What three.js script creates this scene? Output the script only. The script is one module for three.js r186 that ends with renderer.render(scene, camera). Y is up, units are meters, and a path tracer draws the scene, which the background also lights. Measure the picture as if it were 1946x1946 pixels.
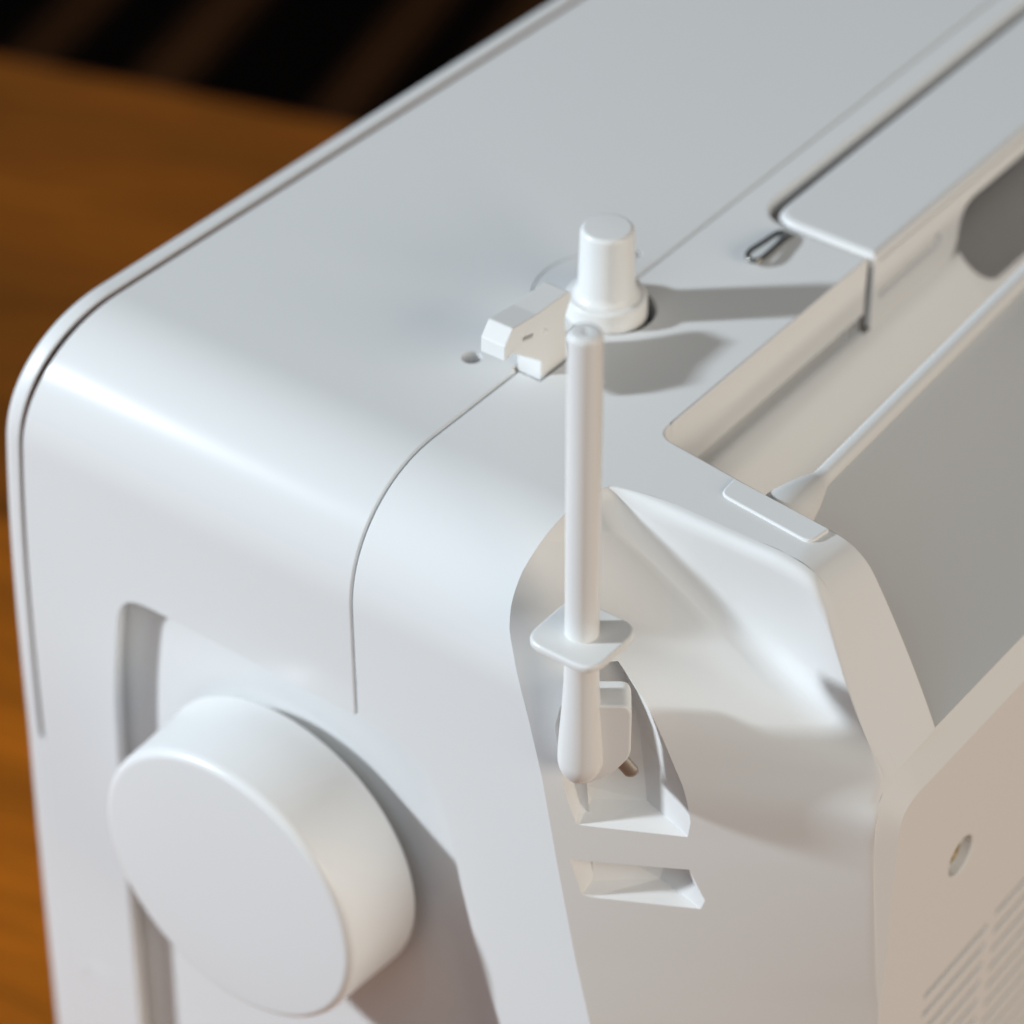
import * as THREE from 'three';
import { mergeGeometries } from 'three/addons/utils/BufferGeometryUtils.js';
import { RoundedBoxGeometry } from 'three/addons/geometries/RoundedBoxGeometry.js';
import { ConvexGeometry } from 'three/addons/geometries/ConvexGeometry.js';
import { RectAreaLightUniformsLib } from 'three/addons/lights/RectAreaLightUniformsLib.js';
import { ImprovedNoise } from 'three/addons/math/ImprovedNoise.js';
import { Brush, Evaluator, SUBTRACTION } from 'three-bvh-csg';

// ---------------------------------------------------------------- camera, light, exposure
// shapes below are written in millimetres about a point on the machine's top; mm() turns them into metres, table top at y = 0
const S = 0.001, TOP = 250;
const V = (x, y, z) => new THREE.Vector3(x, y, z);
const W = (x, y, z) => V(x * S, (y + TOP) * S, z * S);

const scene = new THREE.Scene();
const camera = new THREE.PerspectiveCamera(2 * Math.atan(973 / 5964) * 180 / Math.PI, 1, 0.05, 20);
camera.position.copy(W(-347.42, 314.73, 263.09));
camera.setRotationFromMatrix(new THREE.Matrix4().makeBasis(
  V(0.60306508, -0.00510518, 0.79767565), V(0.49830749, 0.78327061, -0.3717214), V(-0.62289818, 0.62165995, 0.4749071)));
camera.focus = 0.505;
camera.userData.fStop = 11;
scene.add(camera);

scene.background = new THREE.Color().setRGB(0.078, 0.08, 0.082);      // the dim room all round

RectAreaLightUniformsLib.init();
const AIM = W(-10, -10, 20);
function areaLight(dir, dist, w, h, rgb, power) {
  const d = dir.clone().normalize(), l = new THREE.RectAreaLight(new THREE.Color().setRGB(...rgb), power, w, h);
  l.position.copy(AIM).addScaledVector(d, dist); l.lookAt(AIM); scene.add(l);
  return l;
}
areaLight(V(-0.588, 0.4, -0.703), 1.7, 0.09, 0.09, [0.89, 1.0, 1.085], 1120);   // cool key lamp, far side of the table
areaLight(V(-0.08, 0.29, 0.9), 1.9, 1.5, 0.9, [1.0, 0.892, 0.745], 4.7);           // broad warm room light on the camera's side
areaLight(V(-0.85, 0.75, 0.22), 2.2, 1.8, 1.4, [0.84, 1.0, 1.15], 0.95);                  // wide pale daylight from the handwheel end

const renderer = new THREE.WebGLRenderer({ antialias: true });
renderer.toneMapping = THREE.LinearToneMapping;
renderer.toneMappingExposure = 1.01;
renderer.shadowMap.enabled = true;
renderer.setSize(1024, 1024);

// ---------------------------------------------------------------- materials
const noise = new ImprovedNoise();
function tex(n, fn, srgb) {
  const data = new Uint8Array(n * n * 4);
  for (let j = 0; j < n; j++) for (let i = 0; i < n; i++) {
    const c = fn(i / n, j / n), k = (j * n + i) * 4;
    data[k] = c[0]; data[k + 1] = c[1]; data[k + 2] = c[2]; data[k + 3] = 255;
  }
  const t = new THREE.DataTexture(data, n, n);
  t.magFilter = THREE.LinearFilter; t.minFilter = THREE.LinearMipmapLinearFilter; t.generateMipmaps = true;
  t.wrapS = t.wrapT = THREE.RepeatWrapping; if (srgb) t.colorSpace = THREE.SRGBColorSpace; t.needsUpdate = true;
  return t;
}
const plastic = (rgb, rough, extra = {}) => new THREE.MeshPhysicalMaterial({ color: new THREE.Color().setRGB(...rgb), roughness: rough, ...extra });
const WHITE = [0.80, 0.80, 0.795];
const M = {
  shell: plastic(WHITE, 0.19, { specularIntensity: 0.8 }), panel: plastic([0.81, 0.81, 0.805], 0.38), rear: plastic(WHITE, 0.68, { specularIntensity: 0.6 }), inner: plastic(WHITE, 0.5),
  wheel: plastic([0.83, 0.83, 0.825], 0.36), pin: plastic([0.83, 0.83, 0.82], 0.3), lid: plastic(WHITE, 0.36), knob: plastic([0.84, 0.84, 0.83], 0.32),
  screw: new THREE.MeshStandardMaterial({ color: new THREE.Color().setRGB(0.5, 0.38, 0.17), metalness: 0.8, roughness: 0.45 }),
  steel: new THREE.MeshStandardMaterial({ color: new THREE.Color().setRGB(0.3, 0.29, 0.27), metalness: 1, roughness: 0.25 }),
  clip: new THREE.MeshStandardMaterial({ color: new THREE.Color().setRGB(0.46, 0.43, 0.39), metalness: 0.75, roughness: 0.42 }),
};

// ---------------------------------------------------------------- helpers
const mm = (g) => { g.translate(0, TOP, 0); g.scale(S, S, S); return g; };
function plain(g) {                                                   // position + normal + uv only, indexed geometries flattened
  if (g.index) g = g.toNonIndexed();
  for (const k of Object.keys(g.attributes)) if (!['position', 'normal', 'uv'].includes(k)) g.deleteAttribute(k);
  if (!g.attributes.uv) g.setAttribute('uv', new THREE.Float32BufferAttribute(new Float32Array(g.attributes.position.count * 2), 2));
  if (!g.attributes.normal) g.computeVertexNormals();
  return g;
}
const names = {};
function part(name, geos, material, parent, label) {
  const list = (Array.isArray(geos) ? geos : [geos]).map(plain);
  const m = new THREE.Mesh(mm(list.length > 1 ? mergeGeometries(list) : list[0]), material);
  m.name = name; m.castShadow = m.receiveShadow = true;
  if (label) m.userData.label = label;
  parent.add(m);
  return m;
}
// a sheet through rows of points, all rows the same length; flip turns its face round
function grid(rows, flip) {
  const n = rows[0].length, pos = [], idx = [];
  for (const r of rows) for (const p of r) pos.push(p.x, p.y, p.z);
  for (let i = 0; i + 1 < rows.length; i++) for (let j = 0; j + 1 < n; j++) {
    const a = i * n + j, b = a + 1, c = a + n, d = c + 1;
    flip ? idx.push(a, b, c, b, d, c) : idx.push(a, c, b, b, c, d);
  }
  const g = new THREE.BufferGeometry();
  g.setAttribute('position', new THREE.Float32BufferAttribute(pos, 3)); g.setIndex(idx); g.computeVertexNormals();
  return g;
}
// rounded edge and wall going into the body along an edge polyline; out(i) is the outward normal, side picks the hole's side
function lip(pts, out, side, r, depth, closed, foot = 0) {
  const n = pts.length, rows = [];
  for (let i = 0; i < n; i++) {
    const a = pts[closed ? (i + n - 1) % n : Math.max(0, i - 1)], b = pts[closed ? (i + 1) % n : Math.min(n - 1, i + 1)];
    const N = typeof out === 'function' ? out(i, pts[i]) : out;
    const d = b.clone().sub(a).normalize().cross(N).normalize().multiplyScalar(side), row = [];
    for (let k = 0; k <= 5; k++) { const t = k / 5 * Math.PI / 2; row.push(pts[i].clone().addScaledVector(d, r * Math.sin(t)).addScaledVector(N, -r * (1 - Math.cos(t)))); }
    row.push(pts[i].clone().addScaledVector(d, r).addScaledVector(N, -Math.max((depth - foot) * 0.5, r * 1.05)));
    if (foot) for (let k = 0; k <= 8; k++) { const t = k / 8 * Math.PI / 2; row.push(pts[i].clone().addScaledVector(d, r + foot * (1 - Math.cos(t))).addScaledVector(N, -(depth - foot) - foot * Math.sin(t))); }
    else row.push(pts[i].clone().addScaledVector(d, r).addScaledVector(N, -depth));
    rows.push(row);
  }
  if (closed) rows.push(rows[0].map((p) => p.clone()));
  return grid(rows, side < 0);
}
// a flat face bounded by a 2-D outline (with holes), put into space by map(u, v), with a constant normal
function flat(outline, holes, map, N) {
  const sh = new THREE.Shape(outline.map((p) => new THREE.Vector2(p[0], p[1])));
  for (const h of holes) sh.holes.push(new THREE.Path(h.map((p) => new THREE.Vector2(p[0], p[1]))));
  const g = new THREE.ShapeGeometry(sh).toNonIndexed(), P = g.attributes.position, A = V(), B = V(), C = V();
  for (let i = 0; i < P.count; i++) { const q = map(P.getX(i), P.getY(i)); P.setXYZ(i, q.x, q.y, q.z); g.attributes.normal.setXYZ(i, N.x, N.y, N.z); }
  for (let i = 0; i < P.count; i += 3) {
    A.fromBufferAttribute(P, i); B.fromBufferAttribute(P, i + 1); C.fromBufferAttribute(P, i + 2);
    if (B.clone().sub(A).cross(C.clone().sub(A)).dot(N) < 0) { P.setXYZ(i + 1, C.x, C.y, C.z); P.setXYZ(i + 2, B.x, B.y, B.z); }
  }
  return g;
}
const lerp = (a, b, t) => a + (b - a) * t;
function table(xs, ys) { return (x) => { if (x <= xs[0]) return ys[0]; for (let i = 1; i < xs.length; i++) if (x <= xs[i]) return lerp(ys[i - 1], ys[i], (x - xs[i - 1]) / (xs[i] - xs[i - 1])); return ys[ys.length - 1]; }; }
function roundCorners(pts, radii, seg = 8) {                         // open or closed 2-D polyline, corners replaced by curves
  const out = [], n = pts.length;
  for (let i = 0; i < n; i++) {
    const r = radii[i] || 0;
    if (!r) { out.push(pts[i]); continue; }
    const p = pts[i], a = pts[(i + n - 1) % n], b = pts[(i + 1) % n], la = Math.hypot(a[0] - p[0], a[1] - p[1]), lb = Math.hypot(b[0] - p[0], b[1] - p[1]);
    const ra = Math.min(r, la * 0.49), rb = Math.min(r, lb * 0.49);
    const A = [lerp(p[0], a[0], ra / la), lerp(p[1], a[1], ra / la)], B = [lerp(p[0], b[0], rb / lb), lerp(p[1], b[1], rb / lb)];
    for (let k = 0; k <= seg; k++) { const t = k / seg, u = 1 - t, w = 0.62; const q = (2 * u * t) * 1.25, s = u * u + q + t * t; out.push([(u * u * A[0] + q * p[0] + t * t * B[0]) / s, (u * u * A[1] + q * p[1] + t * t * B[1]) / s]); }
  }
  return out;
}
function lathe(pts, axis, c, seg = 96) {                              // pts: [radius, along]
  const g = new THREE.LatheGeometry(pts.map((p) => new THREE.Vector2(Math.max(p[0], 1e-4), p[1])), seg);
  if (axis === 'x') g.rotateZ(-Math.PI / 2);
  g.translate(...c);
  return g;
}
function extrude(outline, depth, bevel, seg = 4, holes = []) {
  const sh = new THREE.Shape(outline.map((p) => new THREE.Vector2(p[0], p[1])));
  for (const h of holes) sh.holes.push(new THREE.Path(h.map((p) => new THREE.Vector2(p[0], p[1]))));
  return new THREE.ExtrudeGeometry(sh, { depth: depth - 2 * bevel, bevelEnabled: bevel > 0, bevelThickness: bevel, bevelSize: bevel, bevelOffset: -bevel, bevelSegments: seg, curveSegments: 12, steps: 1 }).translate(0, 0, bevel);
}
const frame = (g, u, v, w, o) => g.applyMatrix4(new THREE.Matrix4().makeBasis(u, v, w).setPosition(o));
const circle = (cx, cy, r, n = 40, a0 = 0, a1 = 2 * Math.PI, end = false) => Array.from({ length: n + (end ? 1 : 0) }, (_, i) => { const t = lerp(a0, a1, i / n); return [cx + r * Math.cos(t), cy + r * Math.sin(t)]; });
const densify = (pts, step) => { const o = []; for (let i = 0; i + 1 < pts.length; i++) { const a = pts[i], b = pts[i + 1], n = Math.max(1, Math.ceil(Math.hypot(b[0] - a[0], b[1] - a[1]) / step)); for (let k = 0; k < n; k++) o.push([lerp(a[0], b[0], k / n), lerp(a[1], b[1], k / n)]); } o.push(pts[pts.length - 1]); return o; };

// ---------------------------------------------------------------- sewing machine
const machine = new THREE.Group();
machine.name = 'sewing_machine';
machine.userData = { label: 'white sewing machine seen from its handwheel end, standing on the wooden table', category: 'sewing machine' };
scene.add(machine);

const XE = -46.6, R0 = 23, XA = XE + R0, XF = 230, YB = -TOP + 1.5, EXP = 2 / 2.15;
const arc = (t) => [XA - R0 * Math.pow(Math.sin(t), EXP), -R0 + R0 * Math.pow(Math.cos(t), EXP)];   // t = 0 on top, pi/2 on the end face
const arcN = (t) => { const a = arc(Math.max(1e-3, t - 0.01)), b = arc(Math.min(Math.PI / 2 - 1e-3, t + 0.01)), d = V(b[0] - a[0], b[1] - a[1], 0).normalize(); return V(d.y, -d.x, 0); };
const ARC = Array.from({ length: 49 }, (_, i) => i / 48 * Math.PI / 2);
const zf = (x, y) => -71 + 0.028 * (x + 14) - 9.5 * (1 - Math.exp(Math.min(0, y) / 45)) + Math.min(0, y + 95) * 0.03;   // groove behind the front panel
const zL = table([-250, -90, -77, -57, -38.4, -25, -20, -15.4, -12, -9, -7, -5, 0.1].map((v) => v), [82, 49.8, 46.8, 42.9, 39.6, 36.4, 34.9, 33.1, 31.3, 30.3, 29.9, 29.6, 29.6]);
const UP = V(0, 1, 0), LEFT = V(-1, 0, 0);
const G = 0.55;                                                       // half the seam where the two shells meet

// ---- handwheel well in the end face (outline in z, y)
const WELL_L = roundCorners([[-G, -46], [-55, -46], [-59.5, -72], [-62, -140], [-65, YB]], [0, 8, 20, 30, 0]);
const WELL_R = [[G, -46], [5, -46], [9.5, -46.4], [12.6, -47.8], [15.1, -50], [17, -53], [18.5, -56.5], [20.4, -64], [22, -73], [24.7, -84.6], [28, -96], [33, -112], [60, YB]];
const BITE = { x: 24.3, z: 1.9, r: 8.3 };                             // round hole for the bobbin winder, cut out of both shells
const bite = (zc, below) => {                                         // points of the hole's edge on one side of the seam
  const h = Math.asin((zc - BITE.z) / BITE.r), p = [];
  const a0 = below ? Math.PI - h : Math.PI - h, a1 = below ? 2 * Math.PI + h : h;
  for (let k = 0; k <= 24; k++) { const t = lerp(a0, a1, k / 24); p.push([BITE.x + BITE.r * Math.cos(t), BITE.z + BITE.r * Math.sin(t)]); }
  return p;
};
// ---- front panel: the thin rim at the far left
{
  const P = [];
  for (const x of [XF, 180, 140, 110, 80, 60, 40, 20, 5, -10, -18]) P.push([x, 0, UP]);
  for (const t of ARC) P.push([...arc(t), arcN(t)]);
  for (let y = -26; y > -95; y -= 4) P.push([XE, y, LEFT]);
  P.push([XE, -95.1, LEFT], [XE, -95.5, LEFT]);
  for (let y = -100; y >= YB; y -= 8) P.push([XE, y, LEFT]);
  P.push([XE, YB, LEFT]);
  const rows = P.map(([x, y, N]) => {
    const z = zf(x, y), low = y < -95.3, base = V(x, y, 0), sec = [];
    sec.push([low ? 0 : -4.5, low ? z + 0.25 : z - 4.6], [low ? 0 : -0.5, low ? z : z - 1.0], [low ? 0 : -0.12, low ? z - 0.4 : z - 0.88], [0, z - 1.15], [0, z - 2.4], [0, z - 3.0]);
    for (let k = 1; k <= 8; k++) { const t = k / 8 * Math.PI / 2; sec.push([-2 * (1 - Math.cos(t)), z - 3.0 - 2 * Math.sin(t)]); }
    sec.push([-10, z - 5.2], [-60, z - 5.2]);
    return sec.map(([d, zz]) => base.clone().addScaledVector(N, d).setZ(zz));
  });
  part('front_panel', grid(rows, true), M.panel, machine);
}
// ---- front shell: flat top, rounded end, end face with half the well
{
  const zfg = (x, y) => zf(x, y) + lerp(0.7, 0.25, THREE.MathUtils.smoothstep(-y, 0, 23)), geos = [];
  const xs = [XF, 180, 140, 110, 80, 60, 40, 20, 5, -10, -18, XA], groove = xs.map((x) => [x, zfg(x, 0)]);
  const seam = [[XA, -G], [XA + 8, -G], [-0.75, -G], [-0.75, -1.7], [13.5, -1.7], [13.5, -G], ...bite(-G, true), [60, -G], [120, -G], [XF, -G]];
  // curved slit around the bobbin winder, its small end hole, and the eyelet beside the thread guide
  const slit = [...circle(27.5, -0.2, 14.45, 40, 3.9, 5.86, true), ...circle(27.5, -0.2, 13.95, 40, 5.86, 3.9, true)];
  const dot = circle(40.9, -4.4, 0.95, 20), eye = circle(-2.1, -8.7, 1.85, 32);
  const up = (a, b) => V(a, 0, b);
  geos.push(flat([...groove, ...seam], [slit, dot, eye], up, UP));
  for (const h of [slit, dot, eye]) geos.push(lip(h.map((p) => up(...p)), UP, h === slit ? 1 : -1, 0.12, h === slit ? 0.7 : 4, true));
  geos.push(flat([[10, -16], [45, -16], [45, -1], [10, -1]], [], (a, b) => V(a, -0.7, b), UP));
  geos.push(lip(seam.map((p) => up(...p)), UP, 1, 0.35, 5));
  // round end
  const rows = ARC.map((t) => { const [x, y] = arc(t), a = zfg(x, y), r = []; for (let k = 0; k <= 12; k++) r.push(V(x, y, lerp(a, -G, k / 12))); return r; });
  geos.push(grid(rows, true));
  const gl = [...xs.map((x) => [V(x, 0, zfg(x, 0)), UP]), ...ARC.slice(1).map((t) => { const [x, y] = arc(t); return [V(x, y, zfg(x, y)), arcN(t)]; })];
  for (let y = -27; y > -95.5; y -= 4) gl.push([V(XE, y, zfg(XE, y)), LEFT]);
  geos.push(lip(gl.map((p) => p[0]), (i) => gl[i][1], 1, 0.2, 4));
  const sl = ARC.map((t) => [V(...arc(t), -G), arcN(t)]); sl.push([V(XE, -35, -G), LEFT], [V(XE, -45.9, -G), LEFT]);
  geos.push(lip(sl.map((p) => p[0]), (i) => sl[i][1], -1, 0.35, 5));
  // end face
  const edge = []; for (let y = YB; y < -95.5; y += 10) edge.push([zf(XE, y) + 0.25, y]);
  edge.push([zf(XE, -95.5) + 0.25, -95.5]); for (let y = -95.4; y < -R0; y += 4) edge.push([zfg(XE, y), y]); edge.push([zfg(XE, -R0), -R0]);
  geos.push(flat([[-G, -R0], ...WELL_L, ...edge], [], (z, y) => V(XE, y, z), LEFT));
  geos.push(lip(WELL_L.map(([z, y]) => V(XE, y, z)), LEFT, 1, 0.7, 5.05, false, 3.2));
  part('front_shell', geos, M.shell, machine);
}
// ---- rear shell: the rest of the top, the rim round the handle recess, the other half of the end face
const O = { w: [0, 1, 2, 3, 4, 5, 6, 7, 8], z: [64, 67, 69.6, 71.8, 73.3, 74.6, 78.2, 82.9, 86.9], y: [0, -0.15, -1.3, -3.6, -6, -9.1, -18.3, -28.2, -35] };
const I = { z: [63, 65.8, 69.2, 71.7, 73.6, 75.9, 81.0, 85.6, 88.0], y: [0, -0.2, -0.9, -2.4, -4.3, -8, -17.2, -26.5, -32.0] };
const curve = (c) => new THREE.CatmullRomCurve3(c.z.map((z, i) => V(0, c.y[i], z)), false, 'centripetal');
const Oc = curve(O), Ic = curve(I);
const rimX = (w) => lerp(-5.4, -4.2, w / 8);
const rim = (w, x) => { const a = Oc.getPoint(w / 8), b = Ic.getPoint(w / 8), t = (x + 17) / (rimX(w) + 17); return V(x, lerp(a.y, b.y, t), lerp(a.z, b.z, t)); };
const XQ = -14.6;                                                     // where the ridge's round meets the rim's flat band
{
  const geos = [], up = (a, b) => V(a, 0, b);
  const seam = [[XF, G], [120, G], [60, G], ...bite(G, false).reverse(), [13.5, G], [13.5, 5.3], [-0.75, 5.3], [-0.75, G], [XA + 8, G], [XA, G]];
  const ridge = [[XA, 29.6], [-19.4, 30.3], [-16.6, 31.6], [-15.6, 35.6], [-15.0, 38.5], [XQ, 42], [XQ, 54], [XQ, 63.8]];
  const hole = roundCorners([[-5.4, 63], [-1.3, 29.3], [64.3, 29.3], [63.7, 4.9], [XF, 4.9]], [0, 4, 0, 10, 0], 10);
  geos.push(flat([...seam, ...ridge, ...hole], [], up, UP));
  geos.push(lip(seam.map((p) => up(...p)), UP, 1, 0.35, 5));
  const hi = hole.findIndex((p) => p[0] > 61);
  geos.push(lip(hole.slice(0, hi + 1).map((p) => up(...p)), UP, 1, 0.5, 12), lip(hole.slice(hi - 1).map((p) => up(...p)), UP, 1, 0.5, 2.6));
  const rows = ARC.map((t) => { const [x, y] = arc(t), b = zL(y), r = []; for (let k = 0; k <= 8; k++) r.push(V(x, y, lerp(G, b, k / 8))); return r; });
  geos.push(grid(rows, true));
  const sl = ARC.map((t) => [V(...arc(t), G), arcN(t)]); sl.push([V(XE, -35, G), LEFT], [V(XE, -45.9, G), LEFT]);
  geos.push(lip(sl.map((p) => p[0]), (i) => sl[i][1], 1, 0.35, 5));
  const le = []; for (let y = YB; y < -R0; y += 3) le.push([zL(y), y]); le.push([zL(-R0), -R0]);
  geos.push(flat([[G, -R0], ...WELL_R, ...le], [], (z, y) => V(XE, y, z), LEFT));
  geos.push(lip(WELL_R.map(([z, y]) => V(XE, y, z)), LEFT, -1, 1.2, 6));
  // rim band going down the back, and its wall toward the recess
  const band = [], wall = [];
  for (let k = 0; k <= 48; k++) {
    const w = k / 6, x1 = rimX(w), r = []; for (let j = 0; j <= 6; j++) r.push(rim(w, lerp(XQ, x1, j / 6))); band.push(r);
  }
  geos.push(grid(band, true));
  const ie = band.map((r) => r[6]), tn = (i) => { const a = ie[Math.max(0, i - 1)], b = ie[Math.min(ie.length - 1, i + 1)]; return V(0, b.z - a.z, a.y - b.y).normalize(); };
  geos.push(lip(ie, (i) => tn(i), -1, 0.5, 14));
  part('rear_shell', geos, M.rear, machine);
}
// ---- hollow rear corner with the two pockets for the spool pin
{
  // rows: edge of the end face, fold, ridge or panel edge, and the point that the surface turns toward after it
  const key = [
    [[-19.5, 0, 30.3], [-18.0, -0.02, 30.95], [-17.3, -0.02, 31.3], [-16.6, 0, 31.6]],
    [[-23.6, 0, 29.6], [-17.2, -2.6, 33.5], [-16.9, -0.05, 34.0], [-15.4, 0, 37]],
    [[-26, -0.25, 29.6], [-17.2, -6.8, 41], [-16.9, 0, 40.5], [XQ, 0, 43]],
    [[-30, -0.9, 29.6], [-17.2, -11.4, 50], [-17, 0, 49], [XQ, 0, 51]],
    [[-34, -2.5, 29.6], [-17.2, -15.8, 58], [-17, 0, 57], [XQ, 0, 58]],
    [[-38, -5.1, 29.6], [-17.2, -19.6, 65], [-17, 0, 64], [XQ, 0, 64]],
  ];
  const K = key.map((r) => r.map((p) => V(...p)));
  const low = (w, l, f) => K.push([V(...l), V(...f), rim(w, -17), rim(w, XQ)]);
  low(2, [-41, -8, 30.1], [-17.2, -22.4, 70]);
  low(3.5, [-43.2, -11.1, 31.0], [-17.2, -24.9, 74.5]);
  low(5, [-45, -15.3, 33.1], [-17.2, -27.0, 78.5]);
  low(6, [-46.3, -20.0, 34.9], [-17.3, -29.0, 82]);
  low(7, [XE, -26, 36.6], [-17.5, -31.0, 85.0]);
  low(8, [XE, -33, 38.3], [-18.6, -33.5, 86.2]);
  const lin = (l, r, q) => { const a = V(...l), b = V(...r); K.push([a, a.clone().lerp(b, 0.93), b, V(...q)]); };
  lin([XE, -40, 39.9], [-20.6, -39.5, 87.2], [-20.2, -39.6, 87.5]);
  lin([XE, -48, 41.3], [-20.6, -48, 87.3], [-20.2, -48, 87.6]);
  lin([XE, -57, 42.9], [-20.2, -57, 87.7], [-19.9, -57, 88]);
  lin([XE, -77, 46.8], [-18.6, -77, 88.9], [-18.3, -77, 89.1]);
  lin([XE, -90, 49.8], [-17.5, -90, 89.8], [-17.4, -90, 89.9]);
  lin([XE, -120, 55.8], [-17.3, -120, 90], [-17.2, -120, 90.05]);
  lin([XE, -170, 65.8], [-17.3, -170, 90], [-17.2, -170, 90.05]);
  const curves = [0, 1, 2, 3].map((j) => K.map((r) => r[j]));
  const at = (j, s) => { const c = curves[j], i = Math.min(c.length - 2, Math.floor(s)), t = s - i, p0 = c[Math.max(0, i - 1)], p1 = c[i], p2 = c[i + 1], p3 = c[Math.min(c.length - 1, i + 2)];
    const f = (a, b, d, e) => { const m1 = (d - a) / 2, m2 = (e - b) / 2, t2 = t * t, t3 = t2 * t; return (2 * t3 - 3 * t2 + 1) * b + (t3 - 2 * t2 + t) * m1 + (-2 * t3 + 3 * t2) * d + (t3 - t2) * m2; };
    return V(f(p0.x, p1.x, p2.x, p3.x), f(p0.y, p1.y, p2.y, p3.y), f(p0.z, p1.z, p2.z, p3.z)); };
  const rows = [], tuckL = [], tuckQ = [], NR = 170, last = K.length - 1;
  for (let n = 0; n <= NR; n++) {
    const s = n / NR * last;
    let L = at(0, s); const F = at(1, s).addScaledVector(V(0.62, -0.62, -0.475), 5.6 * Math.exp(-(((s - 4.6) / (s > 4.6 ? 2.5 : 2.4)) ** 2))), R = at(2, s), Q = at(3, s);
    { const y = Math.min(0, L.y); L = y > -R0 ? (() => { let lo = 0, hi = Math.PI / 2; for (let k = 0; k < 40; k++) { const m = (lo + hi) / 2; arc(m)[1] > y ? lo = m : hi = m; } const x = s < 1 ? L.x : arc(lo)[0]; return V(x, y, s < 1 ? L.z : zL(y)); })() : V(XE, y, zL(y)); }
    const row = [], cut = (a, b, d) => a.clone().lerp(b, Math.min(0.48, d / Math.max(1e-6, a.distanceTo(b))));
    const f0 = cut(F, L, 9), f1 = cut(F, R, 6), r0 = cut(R, F, 3.2);
    row.push(L);
    const sag = 5 * Math.exp(-(((s - 4.0) / 2.6) ** 2)), mid = L.clone().lerp(f0, 0.5).add(V(0.1 * sag, -0.9 * sag, -0.5 * sag));
    for (let k = 1; k <= 14; k++) { const t = k / 15, q = 1 - t; row.push(L.clone().multiplyScalar(q * q).addScaledVector(mid, 2 * q * t).addScaledVector(f0, t * t)); }
    for (let k = 0; k <= 12; k++) { const t = k / 12, u = 1 - t; row.push(f0.clone().multiplyScalar(u * u).addScaledVector(F, 2 * u * t).addScaledVector(f1, t * t)); }
    for (let k = 1; k <= 3; k++) row.push(f1.clone().lerp(r0, k / 4));
    for (let k = 0; k <= 8; k++) { const t = k / 8, u = 1 - t; row.push(r0.clone().multiplyScalar(u * u).addScaledVector(R, 2 * u * t).addScaledVector(Q, t * t)); }
    const e = row[row.length - 1];
    rows.push(row); tuckL.push([L.clone().add(V(0.5, -0.1, -0.7)), L]); tuckQ.push([e, e.clone().add(V(1.4, -0.4, -0.3))]);
  }
  // closed behind, so that the pockets can be cut out of a solid
  const solid = rows.map((r) => { const b = V(2, r[0].y - 12, 42); return [...r, r[r.length - 1].clone().lerp(b, 0.5), b, b.clone().lerp(r[0], 0.5), r[0].clone()]; });
  const cap = (r) => r.map(() => V(0, r[0].y - 10, 45));
  const sheet = mergeGeometries([grid(rows, false), grid(solid.map((r) => r.slice(rows[0].length - 1)), false), grid([cap(solid[0]), solid[0]], false), grid([solid[NR], cap(solid[NR])], false)]);
  sheet.setAttribute('uv', new THREE.Float32BufferAttribute(new Float32Array(sheet.attributes.position.count * 2), 2));
  const u = V(0.589, 0, 0.808), w = V(0.808, 0, -0.589);
  const pocket = (outer, inner) => {
    const pts = [];
    outer.forEach((o, i) => { const a = V(...o), [du, dy, dw] = inner[i], b = a.clone().addScaledVector(u, du).addScaledVector(w, dw); b.y += dy; pts.push(b, a.clone().multiplyScalar(1.5).addScaledVector(b, -0.5)); });
    const g = plain(new ConvexGeometry(pts)); return new Brush(g);
  };
  const lower = pocket([[-45.4, -54.9, 44.5], [-35.4, -55.0, 61.6], [-34.6, -63.6, 63.6], [-44.9, -62.2, 46.7]], [[4.5, -0.3, 4.2], [-3.2, -0.3, 5.6], [-6.6, 1.6, 5.4], [1.6, 1.2, 2.0]]);
  const upper = pocket([[-44.7, -28, 40.6], [-44.9, -36.0, 42.0], [-44.7, -44.4, 44.1], [-44.2, -47.3, 45.4], [-35.4, -47.8, 61.0], [-35.5, -42.3, 60.0], [-35.6, -32.3, 56.9], [-36.2, -22.9, 53.4], [-37.4, -16.9, 49.9], [-41.5, -16.9, 43]],
    [[2.2, -0.2, 6.2], [2.2, 0, 6.2], [2.2, 0.6, 5.4], [2.0, 1.8, 4.2], [-6.6, 2.2, 6.2], [-6.6, 1.0, 6.6], [-4.5, 0, 6.8], [-3.5, 0, 6.8], [-2.5, -1.2, 6.6], [0.5, -1.2, 6.4]]);
  const ev = new Evaluator(); ev.attributes = ['position', 'normal', 'uv']; ev.useGroups = false;
  let body = new Brush(sheet); body.updateMatrixWorld(); lower.updateMatrixWorld(); upper.updateMatrixWorld();
  body = ev.evaluate(body, lower, SUBTRACTION); body.updateMatrixWorld();
  body = ev.evaluate(body, upper, SUBTRACTION);
  part('rear_corner', [body.geometry, grid(tuckL, false), grid(tuckQ, false)], M.rear, machine);
}
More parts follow.
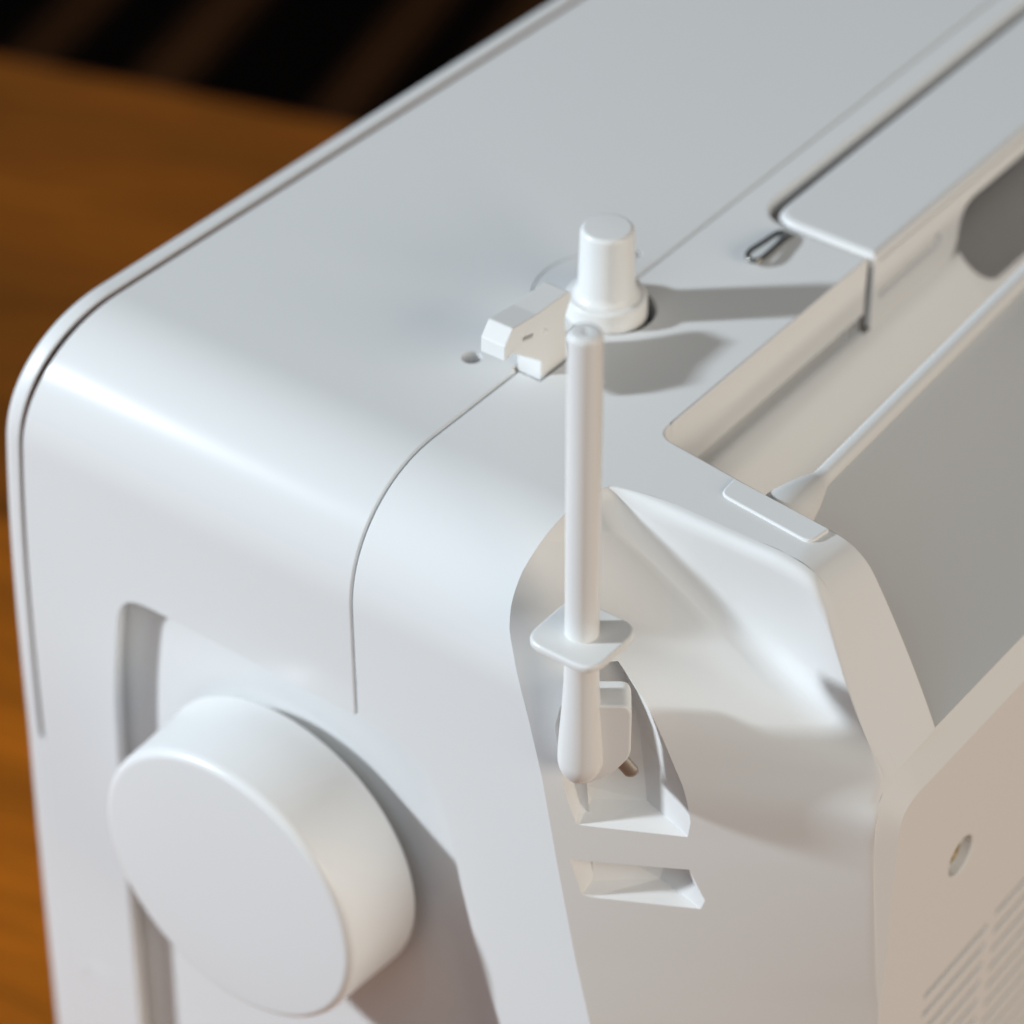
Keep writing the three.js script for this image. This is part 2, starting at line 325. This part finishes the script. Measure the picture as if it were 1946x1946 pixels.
// ---- raised rear panel with its screw and vent slats
{
  const edge = roundCorners([[XF, -39.5], [-17, -39.5], [-17.2, -170]], [0, 6.5, 0], 12), geos = [];
  const pts = densify(edge, 6).map(([x, y]) => V(x, y, 90));
  const outer = pts.map((p) => { const k = p.x > -10 ? V(p.x - 0.6, -33, 87) : V(0, 0, 0); if (p.x > -10) return k;
    const t = THREE.MathUtils.clamp((-39.5 - p.y) / 6.5, 0, 1), side = table([-170, -120, -90, -77, -57, -48, -40], [0.15, 0.2, 0.3, 1.5, 3.0, 3.5, 3.5])(p.y);
    return V(lerp(p.x - 0.6 - 3 * Math.max(0, (-10 - p.x) / 7), p.x - side, t), lerp(-33 - 3.2 * Math.max(0, (-10 - p.x) / 7), p.y, t), lerp(87, 90 - side * 0.77, t)); });
  const rows = pts.map((p, i) => [outer[i], outer[i].clone().lerp(p, 0.5), outer[i].clone().lerp(p, 0.9), p.clone().setZ(90)]);
  geos.push(grid(rows, true));
  const rect = (x0, x1, y0, y1) => [[x0, y0], [x1, y0], [x1, y1], [x0, y1]];
  const screwHole = circle(6.6, -68.4, 4.3, 48), slots = [], Z1 = V(0, 0, 1), front = (a, b) => V(a, b, 90);
  const slot = (x0, x1, y, h) => slots.push([...circle(x1 - h, y, h, 6, -Math.PI / 2, Math.PI / 2, true), ...circle(x0 + h, y, h, 6, Math.PI / 2, 1.5 * Math.PI, true)]);
  for (let k = 0; k < 10; k++) { slot(-1.6, 21, -97 - 4.9 * k, 1.05); slot(23.2, 47, -96.3 - 4.9 * k, 1.05); }
  geos.push(flat([...edge, [XF, -170]], [screwHole, ...slots], front, Z1));
  geos.push(lip(screwHole.map((p) => front(...p)), Z1, -1, 0.4, 2.6, true));
  for (const h of slots) geos.push(lip(h.map((p) => front(...p)), Z1, -1, 0.2, 2.4, true));
  geos.push(flat(circle(6.6, -68.4, 4.6, 32), [], (a, b) => V(a, b, 87.5), Z1));
  const panel = part('rear_panel', geos, M.rear, machine);
  part('vent_backing', flat(rect(-3.5, 49, -92, -150), [], (a, b) => V(a, b, 87.9), Z1), M.inner, panel);
  const cross = [[0.25, 1.5], [-0.25, 1.5], [-0.25, 0.25], [-1.5, 0.25], [-1.5, -0.25], [-0.25, -0.25], [-0.25, -1.5], [0.25, -1.5], [0.25, -0.25], [1.5, -0.25], [1.5, 0.25], [0.25, 0.25]].map(([p, q]) => [0.8 * p - 0.6 * q, 0.6 * p + 0.8 * q]);
  part('screw', [extrude(circle(0, 0, 2.7, 40), 0.8, 0.2, 3, [cross]).translate(6.6, -68.4, 87.55), new THREE.CylinderGeometry(2.3, 2.3, 0.2, 32).rotateX(Math.PI / 2).translate(6.6, -68.4, 87.6)], M.screw, panel);
}
// ---- handle recess
{
  const prof = roundCorners([[29.3, -0.6], [29.3, -11], [24.5, -11.2], [24.5, -16], [30, -16], [39, -26.2], [48, -26.9], [87.3, -33.0]], [0, 0.5, 0, 0, 1.2, 4, 6, 0], 8);
  const rows = [-6.6, 30, 64.3].map((x) => prof.map(([z, y]) => V(x, y, z)));
  // under the lid the slope is cut back into a finger scoop with a dark cavity behind it
  const scoop = (x) => x < 98 ? 0 : x < 105 ? 9 * Math.sqrt(1 - ((105 - x) / 7) ** 2) : 9;
  const xs2 = [64.3, 75, 90, 97.9]; for (let k = 0; k <= 24; k++) xs2.push(98 + 7 * (1 - Math.cos(k / 24 * Math.PI / 2))); xs2.push(120, 160, XF);
  const rows2 = xs2.map((x) => { const d = scoop(x); return roundCorners([[30 + 0.633 * d - 1.2, -16.6 - 0.774 * d - 8], [30 + 0.633 * d, -16 - 0.774 * d], [39, -26.2], [48, -26.9], [87.3, -33.0]], [0, 0.8, 3.5, 6, 0], 8).map(([z, y]) => V(x, y, z)); });
  part('handle_recess', [grid([[V(64.3, -11.2, 29), V(64.3, -11.2, 20)], [V(64.3, -17.5, 29), V(64.3, -17.5, 20)]], false), grid(rows, false), grid(rows2, false)], M.inner, machine);
  const pit = roundCorners([[XF, 1.5], [60.5, 1.5], [60.5, 29.2]], [0, 10, 0], 12).map(([x, z]) => [V(x, -2.2, z), V(x, -45, z)]);
  part('lid_cavity', [grid(pit, false), flat([[60, 1], [XF, 1], [XF, 42], [60, 42]], [], (a, b) => V(a, -45, b), UP)], M.inner, machine);
}
// ---- handle lid with its front flap, slot and grip opening, in a raised lip
{
  const grp = new THREE.Group(); grp.name = 'handle_lid'; machine.add(grp);
  const plate = extrude(roundCorners([[65.6, 7.9], [XF, 7.9], [XF, 30.65], [65.6, 30.65]], [6, 0, 0, 1.5], 10), 3.4, 1.6, 8).rotateX(Math.PI / 2).translate(0, 0.2, 0);
  part('lid_plate', plate, M.lid, grp);
  const out = roundCorners([[66, -0.6], [66, -16.5], [96, -16.5], [97, -5.5], [XF, -5.5], [XF, -0.6]], [0.8, 1.6, 5, 5, 0, 0], 10);
  const slot = roundCorners([[68.2, -7.6], [90, -7.2], [90, -10.3], [68.2, -10.7]], [1, 1, 1, 1], 5);
  part('lid_flap', extrude(out, 1.8, 0.5, 4, [slot]).translate(0, 0, 28.85), M.lid, grp);
  part('flap_backing', new THREE.BoxGeometry(24, 5, 0.4).translate(79, -9.2, 29.1), M.lid, grp);
}
// ---- horizontal spool rod with its cone, the inlaid cap beside it, and the wire hook
{
  const a = V(-4, -5.4, 55.0), b = V(120, -4.2, 50.6), d = b.clone().sub(a).normalize();
  const g = lathe([[5.0, -1.5], [4.9, 1], [4.4, 5], [3.3, 9.5], [2.3, 12.6], [1.72, 14.2], [1.6, 16], [1.6, 126]], 'y', [0, 0, 0], 48);
  g.applyQuaternion(new THREE.Quaternion().setFromUnitVectors(UP, d)).translate(a.x, a.y, a.z);
  part('horizontal_spool_rod', g, M.pin, machine);
  const cap = extrude(roundCorners([[-8.4, 47], [-3.6, 46.7], [-5.5, 66.2], [-10.4, 65.6]], [2, 0.3, 0.3, 2], 8), 1.2, 0.35, 4).rotateX(Math.PI / 2).translate(0, 0.42, 0);
  part('inlaid_cap', cap, M.rear, machine);
  const hook = new THREE.CatmullRomCurve3([V(64.5, -1.2, 12.9), V(61.5, 0.5, 12.8), V(56, 1.2, 12.7), V(51.8, 1.4, 12.6), V(50.4, 1.25, 13.1), V(50.0, 1.15, 14.0), V(50.3, 1.15, 14.9), V(51.6, 1.25, 15.4), V(56, 1.1, 15.2), V(61.5, 0.5, 14.9), V(64.5, -1.2, 14.8)], false, 'centripetal');
  part('wire_hook', new THREE.TubeGeometry(hook, 80, 0.5, 12), M.steel, machine);
}
// ---- handwheel
{
  const c = [-63, -86.4, -19.3], pts = [[0.01, 0]];
  for (let k = 1; k <= 10; k++) pts.push([k / 10 * 27.3, 0.45 * (k / 10) ** 3]);
  for (let k = 1; k <= 8; k++) { const t = k / 8 * Math.PI / 2; pts.push([27.3 + 1.75 * Math.sin(t), 0.45 + 1.9 * (1 - Math.cos(t))]); }
  pts.push([29.25, 8], [29.8, 17.4]);
  for (let k = 1; k <= 5; k++) { const t = k / 5 * Math.PI / 2; pts.push([29.0 + 0.8 * Math.cos(t), 17.4 + 0.8 * Math.sin(t)]); }
  pts.push([22, 18.2], [12, 18.2], [11, 19], [11, 22]);
  part('handwheel', lathe(pts, 'x', c, 160), M.wheel, machine);
  part('handwheel_well', flat([[-75, -40], [45, -40], [62, YB], [-75, YB]], [], (z, y) => V(-41.6, y, z), LEFT), M.inner, machine);
  const a = circle(0, 0, 4.6, 24, 2.6, 5.9, true).map(([p, q]) => V(XE + 0.24, -158.8 - q * 1.0, -72.6 + p));
  const mark = [new THREE.TubeGeometry(new THREE.CatmullRomCurve3(a), 40, 0.35, 8), new THREE.ConeGeometry(1.1, 2.4, 16).rotateZ(Math.PI).translate(XE + 0.95, -157.4, -76.8)];
  part('turning_arrow', mark, M.shell, machine);
}
// ---- bobbin winder
{
  const c = [23.5, 0, 1.4];
  const ring = [[5.6, 3.6], [6.6, 3.6], [7.0, 3.4], [7.2, 3.0], [7.3, -0.2], [7.2, -1.2], [5, -1.6]];
  const sp = [[0.01, 17.3], [3.9, 17.3], [4.3, 17.15], [4.6, 16.8], [4.75, 16.2], [5.05, 5.4], [5.2, 4.6], [5.5, 4.1], [6.0, 3.7], [6.0, 1]];
  const grp = new THREE.Group(); grp.name = 'bobbin_winder'; machine.add(grp);
  part('winder_spindle', lathe(sp, 'y', c), M.knob, grp);
  part('winder_collar', lathe(ring, 'y', c), M.knob, grp);
  part('winder_hole', [lathe([[8.9, -2], [8.9, -6], [0.1, -6]], 'y', [BITE.x, 0, BITE.z], 64)], M.shell, machine);
}
// ---- thread guide
{
  const o = roundCorners([[0.3, -4.5], [0.6, 3.2], [-7.4, 9.5], [-9.6, 9.0], [-9.5, 12], [-7.3, 14.6], [-0.6, 13.7], [8.6, 13.5], [9.3, 12], [7.2, 8.2], [7.7, 5], [9.6, -4.5]], [0, 0.3, 1, 0.3, 0.3, 0.3, 0.3, 0.6, 1, 2, 2, 0], 4);
  const g = extrude(o, 5.2, 0.3, 3, [roundCorners([[-4.6, 10.4], [-1.6, 9.6], [-1.4, 10.3], [-4.4, 11.1]], [0.3, 0.3, 0.3, 0.3], 3)]).translate(0, 0, -0.9), q = g.attributes.position;
  for (let k = 0; k < q.count; k++) { const y = Math.max(0, q.getY(k)); q.setXYZ(k, q.getX(k) + 0.11 * y, q.getY(k) > 0 ? y * 0.89 : q.getY(k), q.getZ(k) - 0.085 * y); }
  g.computeVertexNormals();
  part('thread_guide', g, M.knob, machine);
  part('guide_pin', new THREE.SphereGeometry(0.6, 20, 14).translate(2.6, 7.9, 3.45), M.knob, machine);
}
// ---- upright spool pin clipped into the rear corner
{
  const grp = new THREE.Group(); grp.name = 'spool_pin'; machine.add(grp);
  const c = [-46.5, 0, 47.2];
  const rod = [[0.01, 53.75], [0.42, 53.8], [0.55, 54.05], [0.75, 54.15], [1.9, 54.1], [2.3, 53.95], [2.55, 53.6], [2.66, 53.0], [2.72, -4]];
  part('pin_shaft', lathe(rod, 'y', c, 64), M.pin, grp);
  const sq = roundCorners([[-6.7, -6.7], [6.7, -6.7], [6.7, 6.7], [-6.7, 6.7]], [4.2, 4.2, 4.2, 4.2], 10);
  part('spool_flange', extrude(sq, 1.5, 0.5, 5).rotateX(Math.PI / 2).translate(c[0] - 0.1, -3.0, c[2] + 0.1), M.pin, grp);
  const col = [[2.72, -3.6], [2.74, -8], [2.85, -13], [3.1, -18], [3.45, -23], [3.7, -27]];
  for (let k = 0; k <= 10; k++) { const t = k / 10 * Math.PI / 2; col.push([3.75 * Math.cos(t), -29.2 - 5.0 * Math.sin(t)]); }
  const u = V(0.589, 0, 0.808), n = V(-0.808, 0, 0.589);
  const blk = roundCorners([[-1, -17.3], [7.2, -17.3], [8.0, -18.6], [8.0, -28.2], [5.2, -32], [1.5, -34.2], [-1, -34]], [0, 1.2, 1.2, 1.6, 2, 1, 0], 6);
  const g = frame(extrude(blk, 6.2, 0.45, 4), u, UP, n, V(c[0], 0, c[2]).addScaledVector(n, -5.0));
  part('pin_base', [lathe(col, 'y', c, 64), g], M.pin, grp);
  const yL = u.clone().multiplyScalar(-0.55).addScaledVector(UP, 0.83).normalize(), xL = yL.clone().cross(n);
  const tab = frame(new THREE.CapsuleGeometry(1.35, 4.4, 8, 24).scale(1, 1, 0.6), xL, yL, n, V(c[0], -33.0, c[2]).addScaledVector(u, 6.9).addScaledVector(n, -2.8));
  part('spring_clip', tab, M.clip, grp);
}

// ---------------------------------------------------------------- table, bench, floor
const hash = (n) => { const s = Math.sin(n * 127.1) * 43758.5453; return s - Math.floor(s); };
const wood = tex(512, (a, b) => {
  let s = 0; const P = 6.283;
  const x = Math.cos(a * P) * 0.9, y = Math.sin(a * P) * 0.9;
  const v = b * 40 + 1.6 * noise.noise(x * 1.5, y * 1.5, b * 5);
  s = 0.5 + 0.5 * noise.noise(x * 0.8, y * 0.8 + 7, v * 0.35) + 0.35 * noise.noise(x * 3, y * 3, v * 2.3) + 0.2 * noise.noise(x * 9, y * 9, v * 7);
  s = Math.min(1, Math.max(0, s));
  const edge = b + 0.012 * noise.noise(x * 2, y * 2, 11), paintedLight = edge > 0.42 && edge < 0.93 ? 0.82 : 1.12;     // uneven light painted into the wood: far strip darker, near strip lighter
  const k = (0.78 + 0.4 * s) * paintedLight;
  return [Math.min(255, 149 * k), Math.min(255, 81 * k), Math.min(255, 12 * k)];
}, true);
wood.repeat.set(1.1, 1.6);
{
  const t = new THREE.Group(); t.name = 'wooden_table';
  t.userData = { label: 'orange brown wooden table with plain top under the sewing machine', category: 'table' };
  const L = 1.9, D = 1.0, yaw = Math.atan2(40, 137);
  // local +x is across the grain toward the far edge, local z runs along that edge
  const edge = V(0.34056, 0, -0.40425), ex = V(Math.cos(yaw), 0, -Math.sin(yaw)), ez = V(Math.sin(yaw), 0, Math.cos(yaw));
  t.position.copy(edge).addScaledVector(ex, -D / 2).addScaledVector(ez, 0.35); t.rotation.y = yaw; t.position.y = -0.75;
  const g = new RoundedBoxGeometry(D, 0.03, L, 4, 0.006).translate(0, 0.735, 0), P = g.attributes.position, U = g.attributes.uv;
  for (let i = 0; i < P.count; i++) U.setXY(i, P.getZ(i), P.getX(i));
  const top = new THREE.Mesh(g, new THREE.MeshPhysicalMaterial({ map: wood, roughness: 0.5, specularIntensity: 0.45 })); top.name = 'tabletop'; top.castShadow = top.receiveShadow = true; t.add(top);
  const lg = new RoundedBoxGeometry(0.06, 0.72, 0.06, 3, 0.006);
  for (const [x, z] of [[-1, -1], [1, -1], [-1, 1], [1, 1]]) { const l = new THREE.Mesh(lg, top.material); l.name = 'leg'; l.position.set(x * (D / 2 - 0.07), 0.36, z * (L / 2 - 0.07)); l.castShadow = l.receiveShadow = true; t.add(l); }
  scene.add(t);

  // dark woven rug on the floor: brown stripes and a round medallion on a nearly black ground
  const RW = 1.1, RL = 1.5, R0x = 1.15, R0z = -1.35;
  const inBand = (x, a, b, soft) => THREE.MathUtils.smoothstep(x, a - soft, a + soft) * (1 - THREE.MathUtils.smoothstep(x, b - soft, b + soft));
  const weave = tex(512, (a, b) => {
    const x = R0x + a * RW, z = R0z + b * RL, q = 0.75 + 0.5 * noise.noise(a * 160, b * 160, 3), w = 0.012 + 0.006 * noise.noise(a * 9, b * 9, 8);
    let k = 0;
    for (const [c, h] of [[-0.752, 0.016], [-0.660, 0.018], [-0.905, 0.02], [-1.02, 0.016], [-1.14, 0.022]]) k = Math.max(k, inBand(z, c - h, c + h, w));
    k = Math.max(k, inBand(x, 1.15, 1.222, w) * inBand(z, -0.69, -0.3, w), inBand(x, 1.245, 1.5, w) * inBand(z, -0.615, -0.4, w));
    const d = Math.hypot(x - 1.335, z + 0.53); if (d < 0.022) k *= 0.25;
    const g = q * k;
    return [9 + 98 * g, 5 + 62 * g, 3 + 35 * g];
  }, true);
  const rug = new THREE.Group(); rug.name = 'patterned_rug';
  rug.userData = { label: 'dark brown patterned rug on the floor beyond the far edge of the table', category: 'rug' };
  rug.rotation.y = yaw; rug.position.copy(ex).multiplyScalar(R0x + RW / 2).addScaledVector(ez, R0z + RL / 2).setY(-0.75);
  const rg = new RoundedBoxGeometry(RW, 0.008, RL, 2, 0.003).translate(0, 0.004, 0), RP = rg.attributes.position, RU = rg.attributes.uv;
  for (let i = 0; i < RP.count; i++) RU.setXY(i, RP.getX(i) / RW + 0.5, RP.getZ(i) / RL + 0.5);
  const pile = new THREE.Mesh(rg, new THREE.MeshPhysicalMaterial({ map: weave, roughness: 1, specularIntensity: 0.1 })); pile.name = 'rug_pile'; pile.castShadow = pile.receiveShadow = true;
  rug.add(pile); scene.add(rug);

  const fl = new THREE.Mesh(new THREE.BoxGeometry(8, 0.05, 8), plastic([0.004, 0.003, 0.003], 0.95, { specularIntensity: 0.1 }));
  fl.name = 'floor'; fl.position.set(0, -0.775, 0); fl.receiveShadow = true; fl.userData = { kind: 'structure', label: 'almost black floor beyond the table' };
  scene.add(fl);
}
renderer.render(scene, camera);
